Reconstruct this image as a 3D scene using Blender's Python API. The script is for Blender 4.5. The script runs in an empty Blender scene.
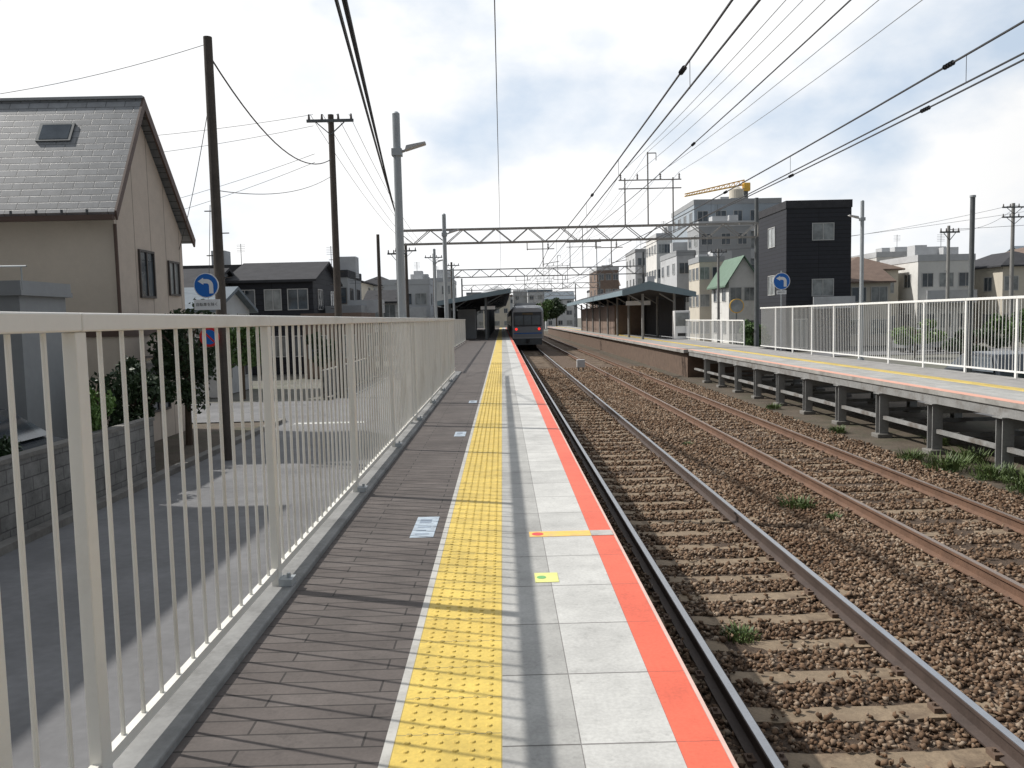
import bpy, math, random, bmesh
import numpy as np
from mathutils import Vector, Matrix, noise as mnoise
random.seed(7); np.random.seed(7)
S=bpy.context.scene
COL=S.collection
G=-1.27
# ------------------------------------------------------------ materials
def _nt(name):
    m=bpy.data.materials.new(name); m.use_nodes=True
    nt=m.node_tree; b=nt.nodes["Principled BSDF"]; return m,nt,b
def L(nt,a,b): nt.links.new(a,b)
def ramp(nt,fac,stops):
    r=nt.nodes.new('ShaderNodeValToRGB'); e=r.color_ramp.elements
    e[0].position=stops[0][0]; e[0].color=(*stops[0][1],1)
    e[1].position=stops[-1][0]; e[1].color=(*stops[-1][1],1)
    for p,c in stops[1:-1]:
        k=e.new(p); k.color=(*c,1)
    L(nt,fac,r.inputs[0]); return r.outputs[0]
def coords(nt,plane='xyz',loc=(0,0,0)):
    t=nt.nodes.new('ShaderNodeTexCoord'); o=t.outputs['Object']
    if plane!='xyz':
        s=nt.nodes.new('ShaderNodeSeparateXYZ'); c=nt.nodes.new('ShaderNodeCombineXYZ'); L(nt,o,s.inputs[0])
        for i,ch in enumerate(plane): L(nt,s.outputs['xyz'.index(ch)],c.inputs[i])
        o=c.outputs[0]
    mp=nt.nodes.new('ShaderNodeMapping'); mp.inputs['Location'].default_value=loc; L(nt,o,mp.inputs[0])
    return mp.outputs[0]
def noise(nt,vec,scale,detail=6,rough=.6):
    n=nt.nodes.new('ShaderNodeTexNoise'); n.inputs['Scale'].default_value=scale; n.inputs['Detail'].default_value=detail
    n.inputs['Roughness'].default_value=rough; L(nt,vec,n.inputs['Vector']); return n.outputs['Fac']
def mixc(nt,fac,a,b,mode='MIX'):
    m=nt.nodes.new('ShaderNodeMix'); m.data_type='RGBA'; m.blend_type=mode
    if isinstance(fac,(int,float)): m.inputs[0].default_value=fac
    else: L(nt,fac,m.inputs[0])
    for i,x in ((6,a),(7,b)):
        if isinstance(x,tuple): m.inputs[i].default_value=(*x[:3],1)
        else: L(nt,x,m.inputs[i])
    return m.outputs[2]
def bump(nt,b,h,strength=.3,dist=.01):
    n=nt.nodes.new('ShaderNodeBump'); n.inputs['Strength'].default_value=strength; n.inputs['Distance'].default_value=dist
    L(nt,h,n.inputs['Height']); L(nt,n.outputs[0],b.inputs['Normal'])
def mat(name,c,rough=.6,metal=0,var=.25,scale=3,bs=.15,bd=.005,dirt=None,spec=.5):
    m,nt,b=_nt(name); v=coords(nt)
    n1=noise(nt,v,scale); n2=noise(nt,v,scale*9,4)
    lo=tuple(x*(1-var) for x in c); hi=tuple(min(1,x*(1+var)) for x in c)
    col=ramp(nt,n1,[(.3,lo),(.7,hi)])
    col=mixc(nt,.35,col,ramp(nt,n2,[(.3,lo),(.7,hi)]))
    if dirt:
        d=noise(nt,v,scale*.6,8,.7); f=ramp(nt,d,[(.5,(0,0,0)),(.72,(1,1,1))])
        col=mixc(nt,f,col,dirt)
    L(nt,col,b.inputs['Base Color']); b.inputs['Roughness'].default_value=rough; b.inputs['Metallic'].default_value=metal
    b.inputs['Specular IOR Level'].default_value=spec
    if bs: bump(nt,b,n2,bs,bd)
    return m
def brick(name,c1,c2,mortar,bw,rh,ms=.006,plane='xyz',loc=(0,0,0),rough=.7,off=0.5,var=.25,bs=.4,grime=0.0,scale=4,spec=.4):
    m,nt,b=_nt(name); v=coords(nt,plane,loc)
    t=nt.nodes.new('ShaderNodeTexBrick'); t.offset=off
    t.inputs['Color1'].default_value=(*c1,1); t.inputs['Color2'].default_value=(*c2,1); t.inputs['Mortar'].default_value=(*mortar,1)
    t.inputs['Scale'].default_value=1; t.inputs['Brick Width'].default_value=bw; t.inputs['Row Height'].default_value=rh
    t.inputs['Mortar Size'].default_value=ms; t.inputs['Mortar Smooth'].default_value=.2; L(nt,v,t.inputs['Vector'])
    n=noise(nt,coords(nt),scale,8,.65); k=ramp(nt,n,[(.3,(1-var,)*3),(.7,(1,1,1))])
    col=mixc(nt,1,t.outputs['Color'],k,'MULTIPLY')
    n3=noise(nt,coords(nt),60,3); k3=ramp(nt,n3,[(.3,(.82,)*3),(.7,(1,)*3)]); col=mixc(nt,1,col,k3,'MULTIPLY')
    if grime:
        n2=noise(nt,coords(nt),1.3,9,.7); k2=ramp(nt,n2,[(.45,(1,1,1)),(.7,(1-grime,)*3)]); col=mixc(nt,1,col,k2,'MULTIPLY')
        n4=noise(nt,coords(nt),9,9,.75); k4=ramp(nt,n4,[(.55,(1,1,1)),(.68,(1-grime,)*3)]); col=mixc(nt,1,col,k4,'MULTIPLY')
    L(nt,col,b.inputs['Base Color']); b.inputs['Roughness'].default_value=rough; b.inputs['Specular IOR Level'].default_value=spec
    inv=nt.nodes.new('ShaderNodeMath'); inv.operation='SUBTRACT'; inv.inputs[0].default_value=1; L(nt,t.outputs['Fac'],inv.inputs[1])
    bump(nt,b,inv.outputs[0],bs,.006)
    return m
def glass(name,c,rough=.06):
    m,nt,b=_nt(name); v=coords(nt); n=noise(nt,v,1.2,3)
    L(nt,ramp(nt,n,[(.35,c),(.7,tuple(min(1,x*2.2+.02) for x in c))]),b.inputs['Base Color'])
    b.inputs['Roughness'].default_value=rough; b.inputs['Specular IOR Level'].default_value=.8; return m
def leafm(name,a,bb):
    m,nt,b=_nt(name); v=coords(nt); n=noise(nt,v,5,5)
    L(nt,ramp(nt,n,[(.3,a),(.7,bb)]),b.inputs['Base Color']); b.inputs['Roughness'].default_value=.55
    return m
M={}
M['fence']=mat('fence_paint',(.80,.78,.72),.4,var=.05,scale=2,bs=.05,dirt=(.64,.61,.54))
M['fence2']=mat('fence_paint_white',(.80,.80,.78),.5,var=.05,bs=.03)
M['curb']=mat('curb_concrete',(.26,.26,.255),.85,var=.3,scale=3,bs=.4,dirt=(.13,.13,.125))
M['conc']=mat('concrete',(.34,.33,.31),.85,var=.25,scale=2,bs=.35,dirt=(.18,.17,.15))
M['concd']=mat('concrete_dark',(.20,.19,.175),.9,var=.3,scale=2,bs=.35,dirt=(.11,.10,.09))
M['paver']=brick('dark_pavers',(.128,.108,.100),(.158,.136,.126),(.050,.043,.04),.9,.1125,.005,loc=(.1,0,0),rough=.8,grime=.28,var=.28)
M['pale']=mat('pale_strip',(.48,.47,.44),.8,var=.15,scale=6,bs=.2,dirt=(.31,.30,.28))
M['tact']=brick('tactile_yellow',(.84,.62,.14),(.79,.57,.125),(.45,.35,.12),.4,.3,.004,loc=(.435,0,0),rough=.6,off=0,var=.22,grime=.2)
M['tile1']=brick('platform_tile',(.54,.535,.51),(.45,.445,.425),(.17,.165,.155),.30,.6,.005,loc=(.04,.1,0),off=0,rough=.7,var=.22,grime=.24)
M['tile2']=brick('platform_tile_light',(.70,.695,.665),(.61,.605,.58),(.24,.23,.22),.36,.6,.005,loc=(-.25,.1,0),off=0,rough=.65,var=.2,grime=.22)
M['red']=brick('edge_red',(.92,.155,.085),(.88,.17,.095),(.5,.12,.08),.3,.6,.003,loc=(.3,.1,0),off=0,rough=.55,var=.15,bs=.2,grime=.16)
M['edgew']=mat('edge_nosing',(.66,.46,.40),.7,var=.12)
M['asph']=mat('asphalt',(.165,.165,.17),.85,var=.28,scale=.9,bs=.5,bd=.004,dirt=(.115,.115,.12))
M['ground']=mat('ground_soil',(.16,.155,.135),.95,var=.35,scale=.3,bs=.4,dirt=(.08,.095,.05))
M['dirt']=mat('trackside_soil',(.095,.075,.055),.95,var=.4,scale=1.5,bs=.8,bd=.02,dirt=(.055,.06,.03))
M['line']=mat('road_paint',(.6,.6,.58),.7,var=.2,scale=8,dirt=(.25,.25,.24))
M['ballast']=mat('ballast_bed',(.125,.085,.058),.95,var=.6,scale=30,bs=1,bd=.02)
M['railside']=mat('rail_rust',(.07,.05,.042),.7,var=.35,scale=4,bs=.3)
M['railside2']=mat('rail_rust_brown',(.15,.085,.055),.8,var=.35,scale=4,bs=.3)
M['railtop']=mat('rail_running_surface',(.40,.41,.43),.28,.9,var=.12,scale=3,bs=.02)
M['railtop2']=mat('rail_running_surface_worn',(.33,.25,.20),.38,.8,var=.2,scale=3,bs=.02)
M['sleeper']=mat('sleeper_concrete',(.235,.178,.12),.9,var=.4,scale=5,bs=.8,dirt=(.115,.080,.054))
M['steel']=mat('galvanised_steel',(.40,.43,.45),.5,.3,var=.12,scale=4,bs=.05)
M['steeld']=mat('dark_steel',(.12,.13,.135),.6,.3,var=.2,scale=4)
M['truss']=mat('truss_steel',(.33,.32,.305),.65,.1,var=.2,scale=3,dirt=(.2,.175,.15))
M['rust']=mat('rusty_steel',(.13,.088,.064),.85,var=.35,scale=3,bs=.3)
M['plegs']=mat('platform_steel',(.27,.27,.265),.65,.05,var=.3,scale=3,dirt=(.13,.105,.085))
M['wire']=mat('wire_black',(.03,.03,.033),.5,var=.1,bs=0)
M['wireg']=mat('wire_grey',(.20,.21,.22),.5,.2,var=.1,bs=0)
M['pole']=mat('pole_wood',(.085,.072,.062),.85,var=.3,scale=3)
M['polec']=mat('pole_concrete',(.26,.255,.245),.85,var=.2,scale=2)
M['porc']=mat('insulator',(.12,.10,.09),.25,var=.1,bs=0)
M['beige']=mat('wall_beige',(.66,.585,.49),.85,var=.06,scale=1.2,bs=.3,dirt=(.56,.49,.41))
M['beigeg']=brick('wall_beige_panels',(.68,.585,.50),(.66,.57,.485),(.33,.27,.22),.9,20,.018,plane='yzx',off=0,var=.12,bs=.2,rough=.8)
M['slate']=brick('roof_slate',(.36,.37,.385),(.29,.30,.31),(.15,.155,.16),.45,.16,.012,plane='xzy',rough=.38,var=.35,bs=.5,spec=.7)
M['slateb']=brick('roof_slate_side',(.35,.36,.37),(.29,.30,.31),(.15,.155,.16),.45,.16,.012,plane='yzx',rough=.45,var=.3,bs=.5)
M['brown']=mat('brown_trim',(.11,.07,.055),.6,var=.15)
M['brownw']=mat('brown_wall',(.20,.145,.115),.85,var=.2)
M['white']=mat('wall_white',(.72,.71,.68),.8,var=.08,scale=.8,dirt=(.56,.55,.52))
M['cream']=mat('wall_cream',(.62,.57,.48),.8,var=.08,scale=.8,dirt=(.50,.46,.39))
M['grey']=mat('wall_grey',(.33,.34,.35),.8,var=.1,scale=.8)
M['greyl']=mat('wall_light_grey',(.52,.53,.54),.8,var=.1,scale=.8,dirt=(.40,.40,.41))
M['blueg']=mat('wall_blue_grey',(.34,.385,.43),.8,var=.1,scale=.8,dirt=(.28,.32,.35))
M['greysid']=brick('grey_siding',(.25,.26,.27),(.23,.24,.25),(.11,.11,.11),6,.22,.012,plane='xzy',off=0,var=.15)
M['char']=brick('charcoal_siding',(.034,.036,.046),(.030,.032,.04),(.012,.012,.014),8,.3,.02,plane='xzy',off=0,var=.2,rough=.7)
M['roofd']=mat('roof_dark',(.055,.055,.06),.85,var=.25,scale=2,spec=.2)
M['roofg']=mat('roof_green',(.13,.20,.15),.75,var=.2,scale=2)
M['roofb']=mat('roof_blue_grey',(.16,.19,.22),.7,var=.2,scale=2,spec=.3)
M['roofbr']=mat('roof_brown',(.18,.13,.105),.8,var=.25,scale=2,spec=.25)
M['rooft']=mat('canopy_fascia_blue',(.20,.265,.30),.6,var=.12,scale=2)
M['g1']=glass('window_glass',(.035,.045,.055)); M['g2']=glass('window_glass_curtain',(.16,.17,.17),.2)
M['frame']=mat('window_frame',(.5,.5,.49),.5,.2,var=.05,bs=0); M['framed']=mat('window_frame_dark',(.07,.06,.055),.5,.2,var=.05,bs=0)
M['block']=brick('block_wall',(.32,.315,.30),(.26,.255,.245),(.15,.145,.14),.4,.2,.01,plane='yzx',grime=.45,var=.4)
M['leaf']=leafm('leaf_green',(.035,.075,.018),(.10,.18,.045)); M['leafd']=leafm('leaf_dark',(.014,.032,.012),(.04,.075,.022))
M['leafb']=leafm('leaf_bright',(.07,.14,.03),(.17,.28,.07)); M['bark']=mat('bark',(.09,.065,.045),.9,bs=.6)
M['leafw']=leafm('leaf_weed',(.05,.085,.025),(.13,.18,.055))
M['blue']=mat('sign_blue',(.01,.15,.55),.4,var=.05,bs=0); M['signw']=mat('sign_white',(.85,.85,.85),.4,var=.03,bs=0)
M['signr']=mat('sign_red',(.7,.03,.03),.4,var=.05,bs=0); M['black']=mat('black_paint',(.02,.02,.02),.5,var=.1,bs=0)
M['org']=mat('marking_orange',(.86,.53,.12),.6,var=.15,scale=15,dirt=(.62,.45,.22)); M['yel']=mat('marking_yellow_green',(.72,.72,.25),.6,var=.15,scale=15)
M['plate']=mat('marking_pale_blue',(.42,.49,.56),.6,var=.2,scale=15,dirt=(.25,.28,.32))
M['platei']=mat('marking_ink',(.24,.29,.36),.6,var=.15,scale=15)
M['grn']=mat('marking_green',(.16,.45,.16),.6,var=.1,scale=15)
M['trs']=mat('train_steel',(.42,.43,.45),.45,.35,var=.08); M['trd']=mat('train_front_dark',(.06,.063,.07),.5,var=.1,bs=0)
M['trf']=mat('train_front_grey',(.30,.31,.33),.5,.1,var=.06,bs=0)
M['crane']=mat('crane_orange',(.85,.50,.07),.5,var=.1)
M['carp']=mat('car_paint',(.055,.065,.08),.25,.4,var=.05,bs=0,spec=.8); M['cars']=mat('car_paint_silver',(.32,.33,.34),.3,.5,var=.04,bs=0)
M['tyre']=mat('tyre_rubber',(.02,.02,.02),.85,bs=.1)
m,nt,b=_nt('tail_lamp_lit'); b.inputs['Base Color'].default_value=(.8,.02,.02,1); b.inputs['Emission Color'].default_value=(1,.03,.02,1); b.inputs['Emission Strength'].default_value=1.6; M['tail']=m
M['dest']=mat('destination_display',(.12,.08,.03),.3,bs=0)
m,nt,b=_nt('ballast_stone'); at=nt.nodes.new('ShaderNodeAttribute'); at.attribute_name='rnd'
c1=ramp(nt,at.outputs['Fac'],[(0,(.080,.052,.034)),(.35,(.185,.120,.078)),(.7,(.265,.185,.125)),(1,(.38,.31,.24))])
nn=noise(nt,coords(nt),.8,5); c1=mixc(nt,1,c1,ramp(nt,nn,[(.35,(.70,.64,.60)),(.6,(1,1,1))]),'MULTIPLY')
L(nt,c1,b.inputs['Base Color']); b.inputs['Roughness'].default_value=.9; b.inputs['Specular IOR Level'].default_value=.2; M['stone']=m

# ------------------------------------------------------------ mesh helpers
class B:
    def __init__(s): s.v=[]; s.f=[]
    def box(s,x0,x1,y0,y1,z0,z1):
        n=len(s.v); s.v+=[(x0,y0,z0),(x1,y0,z0),(x1,y1,z0),(x0,y1,z0),(x0,y0,z1),(x1,y0,z1),(x1,y1,z1),(x0,y1,z1)]
        s.f+=[tuple(n+i for i in q) for q in ((0,3,2,1),(4,5,6,7),(0,1,5,4),(1,2,6,5),(2,3,7,6),(3,0,4,7))]; return s
    def cyl(s,p0,p1,r0,r1=None,n=10,cap=True,rot=0):
        if r1 is None: r1=r0
        p0=Vector(p0);p1=Vector(p1); d=(p1-p0).normalized()
        if abs(d.z)<.95: a=d.cross(Vector((0,0,1))).normalized()
        else: a=Vector((1,0,0))
        c=d.cross(a); k=len(s.v)
        for p,r in ((p0,r0),(p1,r1)):
            for i in range(n):
                t=2*math.pi*i/n+rot; s.v.append(tuple(p+a*math.cos(t)*r+c*math.sin(t)*r))
        for i in range(n): j=(i+1)%n; s.f.append((k+i,k+j,k+n+j,k+n+i))
        if cap: s.f.append(tuple(k+i for i in reversed(range(n)))); s.f.append(tuple(k+n+i for i in range(n)))
        return s
    def bar(s,p0,p1,w): return s.cyl(p0,p1,w*.707,n=4,rot=math.pi/4)
    def tube(s,pts,r,n=5):
        k=len(s.v); pts=[Vector(p) for p in pts]
        for i,p in enumerate(pts):
            d=(pts[min(i+1,len(pts)-1)]-pts[max(i-1,0)]).normalized()
            a=d.cross(Vector((0,0,1))); a=a.normalized() if a.length>1e-4 else Vector((1,0,0)); c=d.cross(a)
            for j in range(n):
                t=2*math.pi*j/n; s.v.append(tuple(p+a*math.cos(t)*r+c*math.sin(t)*r))
        for i in range(len(pts)-1):
            for j in range(n): q=(j+1)%n; s.f.append((k+i*n+j,k+i*n+q,k+(i+1)*n+q,k+(i+1)*n+j))
        return s
    def prism(s,poly,axis,a,b_):
        k=len(s.v); n=len(poly)
        for t in (a,b_):
            for (u,w) in poly:
                s.v.append({'x':(t,u,w),'y':(u,t,w),'z':(u,w,t)}[axis])
        for i in range(n): j=(i+1)%n; s.f.append((k+i,k+j,k+n+j,k+n+i))
        s.f.append(tuple(k+i for i in reversed(range(n)))); s.f.append(tuple(k+n+i for i in range(n))); return s
    def quad(s,*p): k=len(s.v); s.v+=list(p); s.f.append(tuple(range(k,k+len(p)))); return s
def obj(name,b,m,parent=None,loc=(0,0,0),smooth=False,bevel=0,recalc=True,m2=None,m2from=0):
    me=bpy.data.meshes.new(name); me.from_pydata(b.v,[],b.f)
    me.materials.append(M[m] if isinstance(m,str) else m)
    if m2:
        me.materials.append(M[m2])
        for i,p in enumerate(me.polygons):
            if i>=m2from: p.material_index=1
    if recalc:
        bm=bmesh.new(); bm.from_mesh(me); bmesh.ops.recalc_face_normals(bm,faces=bm.faces); bm.to_mesh(me); bm.free()
    if smooth:
        for p in me.polygons: p.use_smooth=True
    o=bpy.data.objects.new(name,me); COL.objects.link(o); o.location=loc
    if parent: o.parent=parent
    if bevel:
        bv=o.modifiers.new('bevel','BEVEL'); bv.width=bevel; bv.segments=2; bv.limit_method='ANGLE'
    return o
def thing(name,loc,label,cat,group=None):
    o=bpy.data.objects.new(name,None); o.location=loc; COL.objects.link(o); o.empty_display_size=.2
    o['label']=label; o['category']=cat
    if group: o['group']=group
    return o
def tag(o,label,cat,group=None):
    o['label']=label; o['category']=cat
    if group: o['group']=group
    return o
def struct(o): o['kind']='structure'; return o
def clone(src,loc,rotz=None):
    def rec(o,par):
        c=o.copy(); COL.objects.link(c)
        if par: c.parent=par
        for ch in o.children: rec(ch,c)
        return c
    c=rec(src,None); c.location=loc
    if rotz is not None: c.rotation_euler[2]=rotz
    return c

# ------------------------------------------------------------ ground & roads
b=B(); b.quad((-1500,-300,G-.03),(1500,-300,G-.03),(1500,3000,G-.03),(-1500,3000,G-.03)); struct(obj('ground',b,'ground'))
b=B(); b.quad((-6.3,-15,-1.25),(-1.2,-15,-1.25),(-1.2,140,-1.25),(-6.3,140,-1.25)); b.quad((-40,24,-1.25),(-6.3,24,-1.25),(-6.3,30,-1.25),(-40,30,-1.25)); struct(obj('road',b,'asph'))
b=B(); b.quad((12.6,-10,-1.25),(18.5,-10,-1.25),(18.5,150,-1.25),(12.6,150,-1.25)); b.quad((18.5,52,-1.25),(80,52,-1.25),(80,57,-1.25),(18.5,57,-1.25)); struct(obj('side_road',b,'asph'))
b=B()
b.quad((-5.85,31,-1.245),(-5.75,31,-1.245),(-5.75,120,-1.245),(-5.85,120,-1.245))
b.quad((-5.9,23.0,-1.245),(-3.9,23.0,-1.245),(-3.9,23.35,-1.245),(-5.9,23.35,-1.245))
struct(obj('road_marking',b,'line'))
b=B(); b.box(-6.5,-6.3,-10,23.8,G-.02,-1.15); b.box(-6.5,-6.3,30.2,120,G-.02,-1.15); struct(obj('kerb',b,'concd'))
b=B(); b.quad((.5,-10,-1.262),(12.6,-10,-1.262),(12.6,180,-1.262),(.5,180,-1.262)); struct(obj('trackside_ground',b,'dirt'))
bx=np.linspace(.75,7.5,46); by=np.concatenate([np.linspace(-1,16,110),np.linspace(16.4,190,160)])
b=B()
for y in by:
    for x in bx:
        h=-1.230+.018*mnoise.noise(Vector((x*1.7,y*1.7,0)))
        if x>7.0: h-=(x-7.0)*.06
        b.v.append((float(x),float(y),float(h)))
nx=len(bx)
for j in range(len(by)-1):
    for i in range(nx-1): k=j*nx+i; b.f.append((k,k+1,k+nx+1,k+nx))
struct(obj('ballast_bed',b,'ballast',smooth=True,recalc=False))

# tracks
T1=2.285; T2=5.565; GA=.755
prof=[(-.07,-1.20),(.07,-1.20),(.07,-1.188),(.012,-1.17),(.012,-1.09),(.034,-1.078),(.034,-1.054),(-.034,-1.054),(-.034,-1.078),(-.012,-1.09),(-.012,-1.17),(-.07,-1.188)]
for cx,mt,ms in ((T1,'railtop','railside'),(T2,'railtop2','railside2')):
    for sg in (-1,1):
        e=thing('rail',(cx+sg*GA,-1,0),'long steel rail with rusty sides and worn shiny top on sleepers' if mt=='railtop' else 'long steel rail with rusty brown top on sleepers','rail','rails of the railway tracks')
        b=B(); b.prism(prof,'y',0,190); obj('rail_web',b,ms,e)
        b=B(); b.box(-.027,.027,0,190,-1.056,-1.05); obj('rail_head',b,mt,e)
def sleeper():
    b=B(); b.prism([(-1.15,-.15),(1.15,-.15),(1.12,0),(.55,.0),(.45,-.012),(-.45,-.012),(-.55,0),(-1.12,0)],'y',-.105,.105)
    k=len(b.f)
    for sg in (-1,1):
        for s2 in (-1,1): b.box(sg*GA+s2*.095-.028,sg*GA+s2*.095+.028,-.05,.05,-.002,.035); b.cyl((sg*GA+s2*.1,0,.03),(sg*GA+s2*.1,0,.055),.015,n=6)
    o=obj('sleeper',b,'sleeper',m2='rust',m2from=k)
    return tag(o,'weathered tan sleeper half buried in brown ballast under rails','sleeper','sleepers under the railway tracks')
s0=sleeper(); s0.location=(T1,1.9,-1.208)
def cl(loc,r):
    c=s0.copy(); COL.objects.link(c); c.location=loc; c.rotation_euler[2]=r; c.rotation_euler[0]=random.uniform(-.015,.015)
for i in range(1,112): cl((T1+random.uniform(-.03,.03),1.9+i*.6+random.uniform(-.025,.025),-1.208+random.uniform(-.008,.003)),random.uniform(-.015,.015))
for i in range(0,180): cl((T2+random.uniform(-.03,.03),4.0+i*.6+random.uniform(-.025,.025),-1.216+random.uniform(-.01,.003)),random.uniform(-.015,.015))
def stones(n,xr,yr,rmin,rmax,pw):
    base=np.array([(1,0,0),(-1,0,0),(0,1,0),(0,-1,0),(0,0,1),(0,0,-1)],float)
    fac=np.array([(0,2,4),(2,1,4),(1,3,4),(3,0,4),(2,0,5),(1,2,5),(3,1,5),(0,3,5)])
    u=np.random.rand(n)**pw
    x=np.random.uniform(xr[0],xr[1],n); y=yr[0]+(yr[1]-yr[0])*u
    r=np.random.uniform(rmin,rmax,n)*(1+.02*(y-yr[0]))
    z=-1.224+np.random.uniform(-.012,.022,n)
    on=np.zeros(n,bool); lift=np.zeros(n,bool)
    for cx,off in ((T1,1.9),(T2,4.0)):
        ph=np.abs((y-off+.3)%.6-.3); ins=np.abs(x-cx)<1.13
        spill=np.clip((np.abs(x-cx)-.70)*1.5,0.0,.75)+.22*(np.sin(x*5+y*3.1)>.5)+.06
        core=(ph<.125)&ins
        on|=core&(np.random.rand(n)>spill*(.3+.9*(ph>.06)))
        lift|=core
        on|=(np.abs(np.abs(x-cx)-GA)<.06)
    edge=(x>7.2)&(np.random.rand(n)<(x-7.2)*1.6)
    k=~on&~edge; x,y,z,r,lift=x[k],y[k],z[k],r[k],lift[k]; n=len(x)
    z=np.where(lift,-1.208+r*.42,z)
    sc=np.random.uniform(.6,1.25,(n,6,1)); V=base[None]*sc+np.random.normal(0,.18,(n,6,3))
    V[:,:,2]*=.8
    a=np.random.rand(n)*6.28; ca,sa=np.cos(a)[:,None],np.sin(a)[:,None]
    X=V[:,:,0]*ca-V[:,:,1]*sa; Y=V[:,:,0]*sa+V[:,:,1]*ca; tilt=np.random.normal(0,.6,n)[:,None]
    Z=V[:,:,2]*np.cos(tilt)+X*np.sin(tilt); X=X*np.cos(tilt)-V[:,:,2]*np.sin(tilt)
    P=np.stack([X,Y,Z],2)*r[:,None,None]+np.stack([x,y,z],1)[:,None,:]
    F=(fac[None]+6*np.arange(n)[:,None,None]).reshape(-1,3)
    return P.reshape(-1,3),F,np.repeat(np.random.rand(n),6)
P1,F1,R1=stones(74000,(.85,7.6),(1.6,13),.014,.031,1.25)
P2,F2,R2=stones(50000,(1.3,7.6),(13,45),.024,.04,1.3)
P=np.concatenate([P1,P2]);F=np.concatenate([F1,F2+len(P1)]);R=np.concatenate([R1,R2])
me=bpy.data.meshes.new('gravel'); me.vertices.add(len(P)); me.vertices.foreach_set('co',P.astype(np.float32).ravel())
me.loops.add(len(F)*3); me.loops.foreach_set('vertex_index',F.astype(np.int32).ravel())
me.polygons.add(len(F)); me.polygons.foreach_set('loop_start',np.arange(0,len(F)*3,3,dtype=np.int32)); me.polygons.foreach_set('loop_total',np.full(len(F),3,np.int32))
me.update(); me.validate()
at=me.attributes.new('rnd','FLOAT','POINT'); at.data.foreach_set('value',R.astype(np.float32))
me.materials.append(M['stone']); o=bpy.data.objects.new('gravel',me); COL.objects.link(o)
o['kind']='stuff'; o['label']='brown and grey crushed stone ballast around the sleepers'; o['category']='gravel'

# ------------------------------------------------------------ platform 1
PE=.777; YE=150; XW=-2.6
b=B(); b.box(-1.24,PE-.02,-3,24.5,-.22,-.012); b.box(XW-.1,PE-.02,24.5,60,-.22,-.012); b.box(-5.2,PE-.02,60,YE,-.22,-.012)
b.box(-1.2,.35,-3,24.5,G,-.22); b.box(XW,.35,24.5,60,G,-.22); b.box(-5.1,.35,60,YE,G,-.22); struct(obj('platform',b,'concd'))
def strip(name,x0,x1,m,y0=-3,y1=YE,zt=0):
    b=B(); b.box(x0,x1,y0,y1,-.03,zt); return struct(obj(name,b,m))
strip('platform_pavement',-1.24,-.47,'paver',y1=24.5)
b=B(); b.box(XW-.1,-.47,24.5,60,-.03,0); b.box(-5.2,-.47,60,YE,-.03,0); struct(obj('platform_pavement',b,'paver'))
strip('platform_pavement',-.47,-.435,'pale')
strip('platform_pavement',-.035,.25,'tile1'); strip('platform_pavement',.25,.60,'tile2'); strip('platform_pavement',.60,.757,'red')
b=B(); b.box(.757,PE,-3,YE,-.12,-.003); struct(obj('platform_pavement',b,'edgew'))
b=B(); b.box(-.435,-.035,-3,YE,-.03,.0)
for j in range(0,470):
    y=1.8+j*.06
    for i in range(6):
        x=-.435+.05+i*.06
        n=8 if y<8 else 6
        k=len(b.v); r0,r1,h=.014,.009,.005
        for zz,rr in ((0,r0),(h,r1)):
            for q in range(n): t=6.2832*q/n; b.v.append((x+rr*math.cos(t),y+rr*math.sin(t),zz))
        for q in range(n): w=(q+1)%n; b.f.append((k+q,k+w,k+n+w,k+n+q))
        b.f.append(tuple(k+n+q for q in range(n)))
struct(obj('tactile_paving',b,'tact',recalc=False))
b=B(); b.box(-1.42,-1.24,-3,24.6,-.25,.035); struct(obj('platform_curb',b,'curb',bevel=.01))
mk=thing('boarding_line',(.16,5.85,0),'orange boarding line with red mark painted across pale platform tiles','floor marking')
b=B(); b.box(.0,.44,-.07,.07,.0005,.003); obj('painted_band',b,'org',mk)
b=B(); b.cyl((.06,0,.003),(.06,0,.0045),.042,n=20); obj('painted_dot',b,'signr',mk)
b=B(); b.box(.442,.597,-.07,.07,.0005,.0034); obj('painted_end',b,'pale',mk)
mk=thing('door_marking',(.16,4.85,0),'small yellow green square marking stuck on platform tile','floor marking')
b=B(); b.box(0,.14,-.09,.09,.0005,.003); obj('painted_square',b,'yel',mk)
b=B(); b.cyl((.04,0,.003),(.04,0,.0045),.028,n=16); obj('painted_dot',b,'grn',mk)
for (x,y,w,l) in ((-.70,6.15,.17,.62),(-.68,11.2,.15,.45),(-.66,15.6,.15,.45)):
    mk=thing('floor_notice',(x,y,0),'pale blue rectangular notice sticker worn onto dark pavers','floor marking','notices stuck on the platform')
    b=B(); b.box(0,w,-l/2,l/2,.0005,.003); obj('notice_sheet',b,'plate',mk)
    b=B(); b.box(.03,w-.05,l/2-.2,l/2-.08,.003,.0042)
    for k in range(3): b.box(.03,w-.04-.03*(k%2),-l/2+.08+k*.1,-l/2+.11+k*.1,.003,.0042)
    obj('notice_print',b,'platei',mk)

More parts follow.
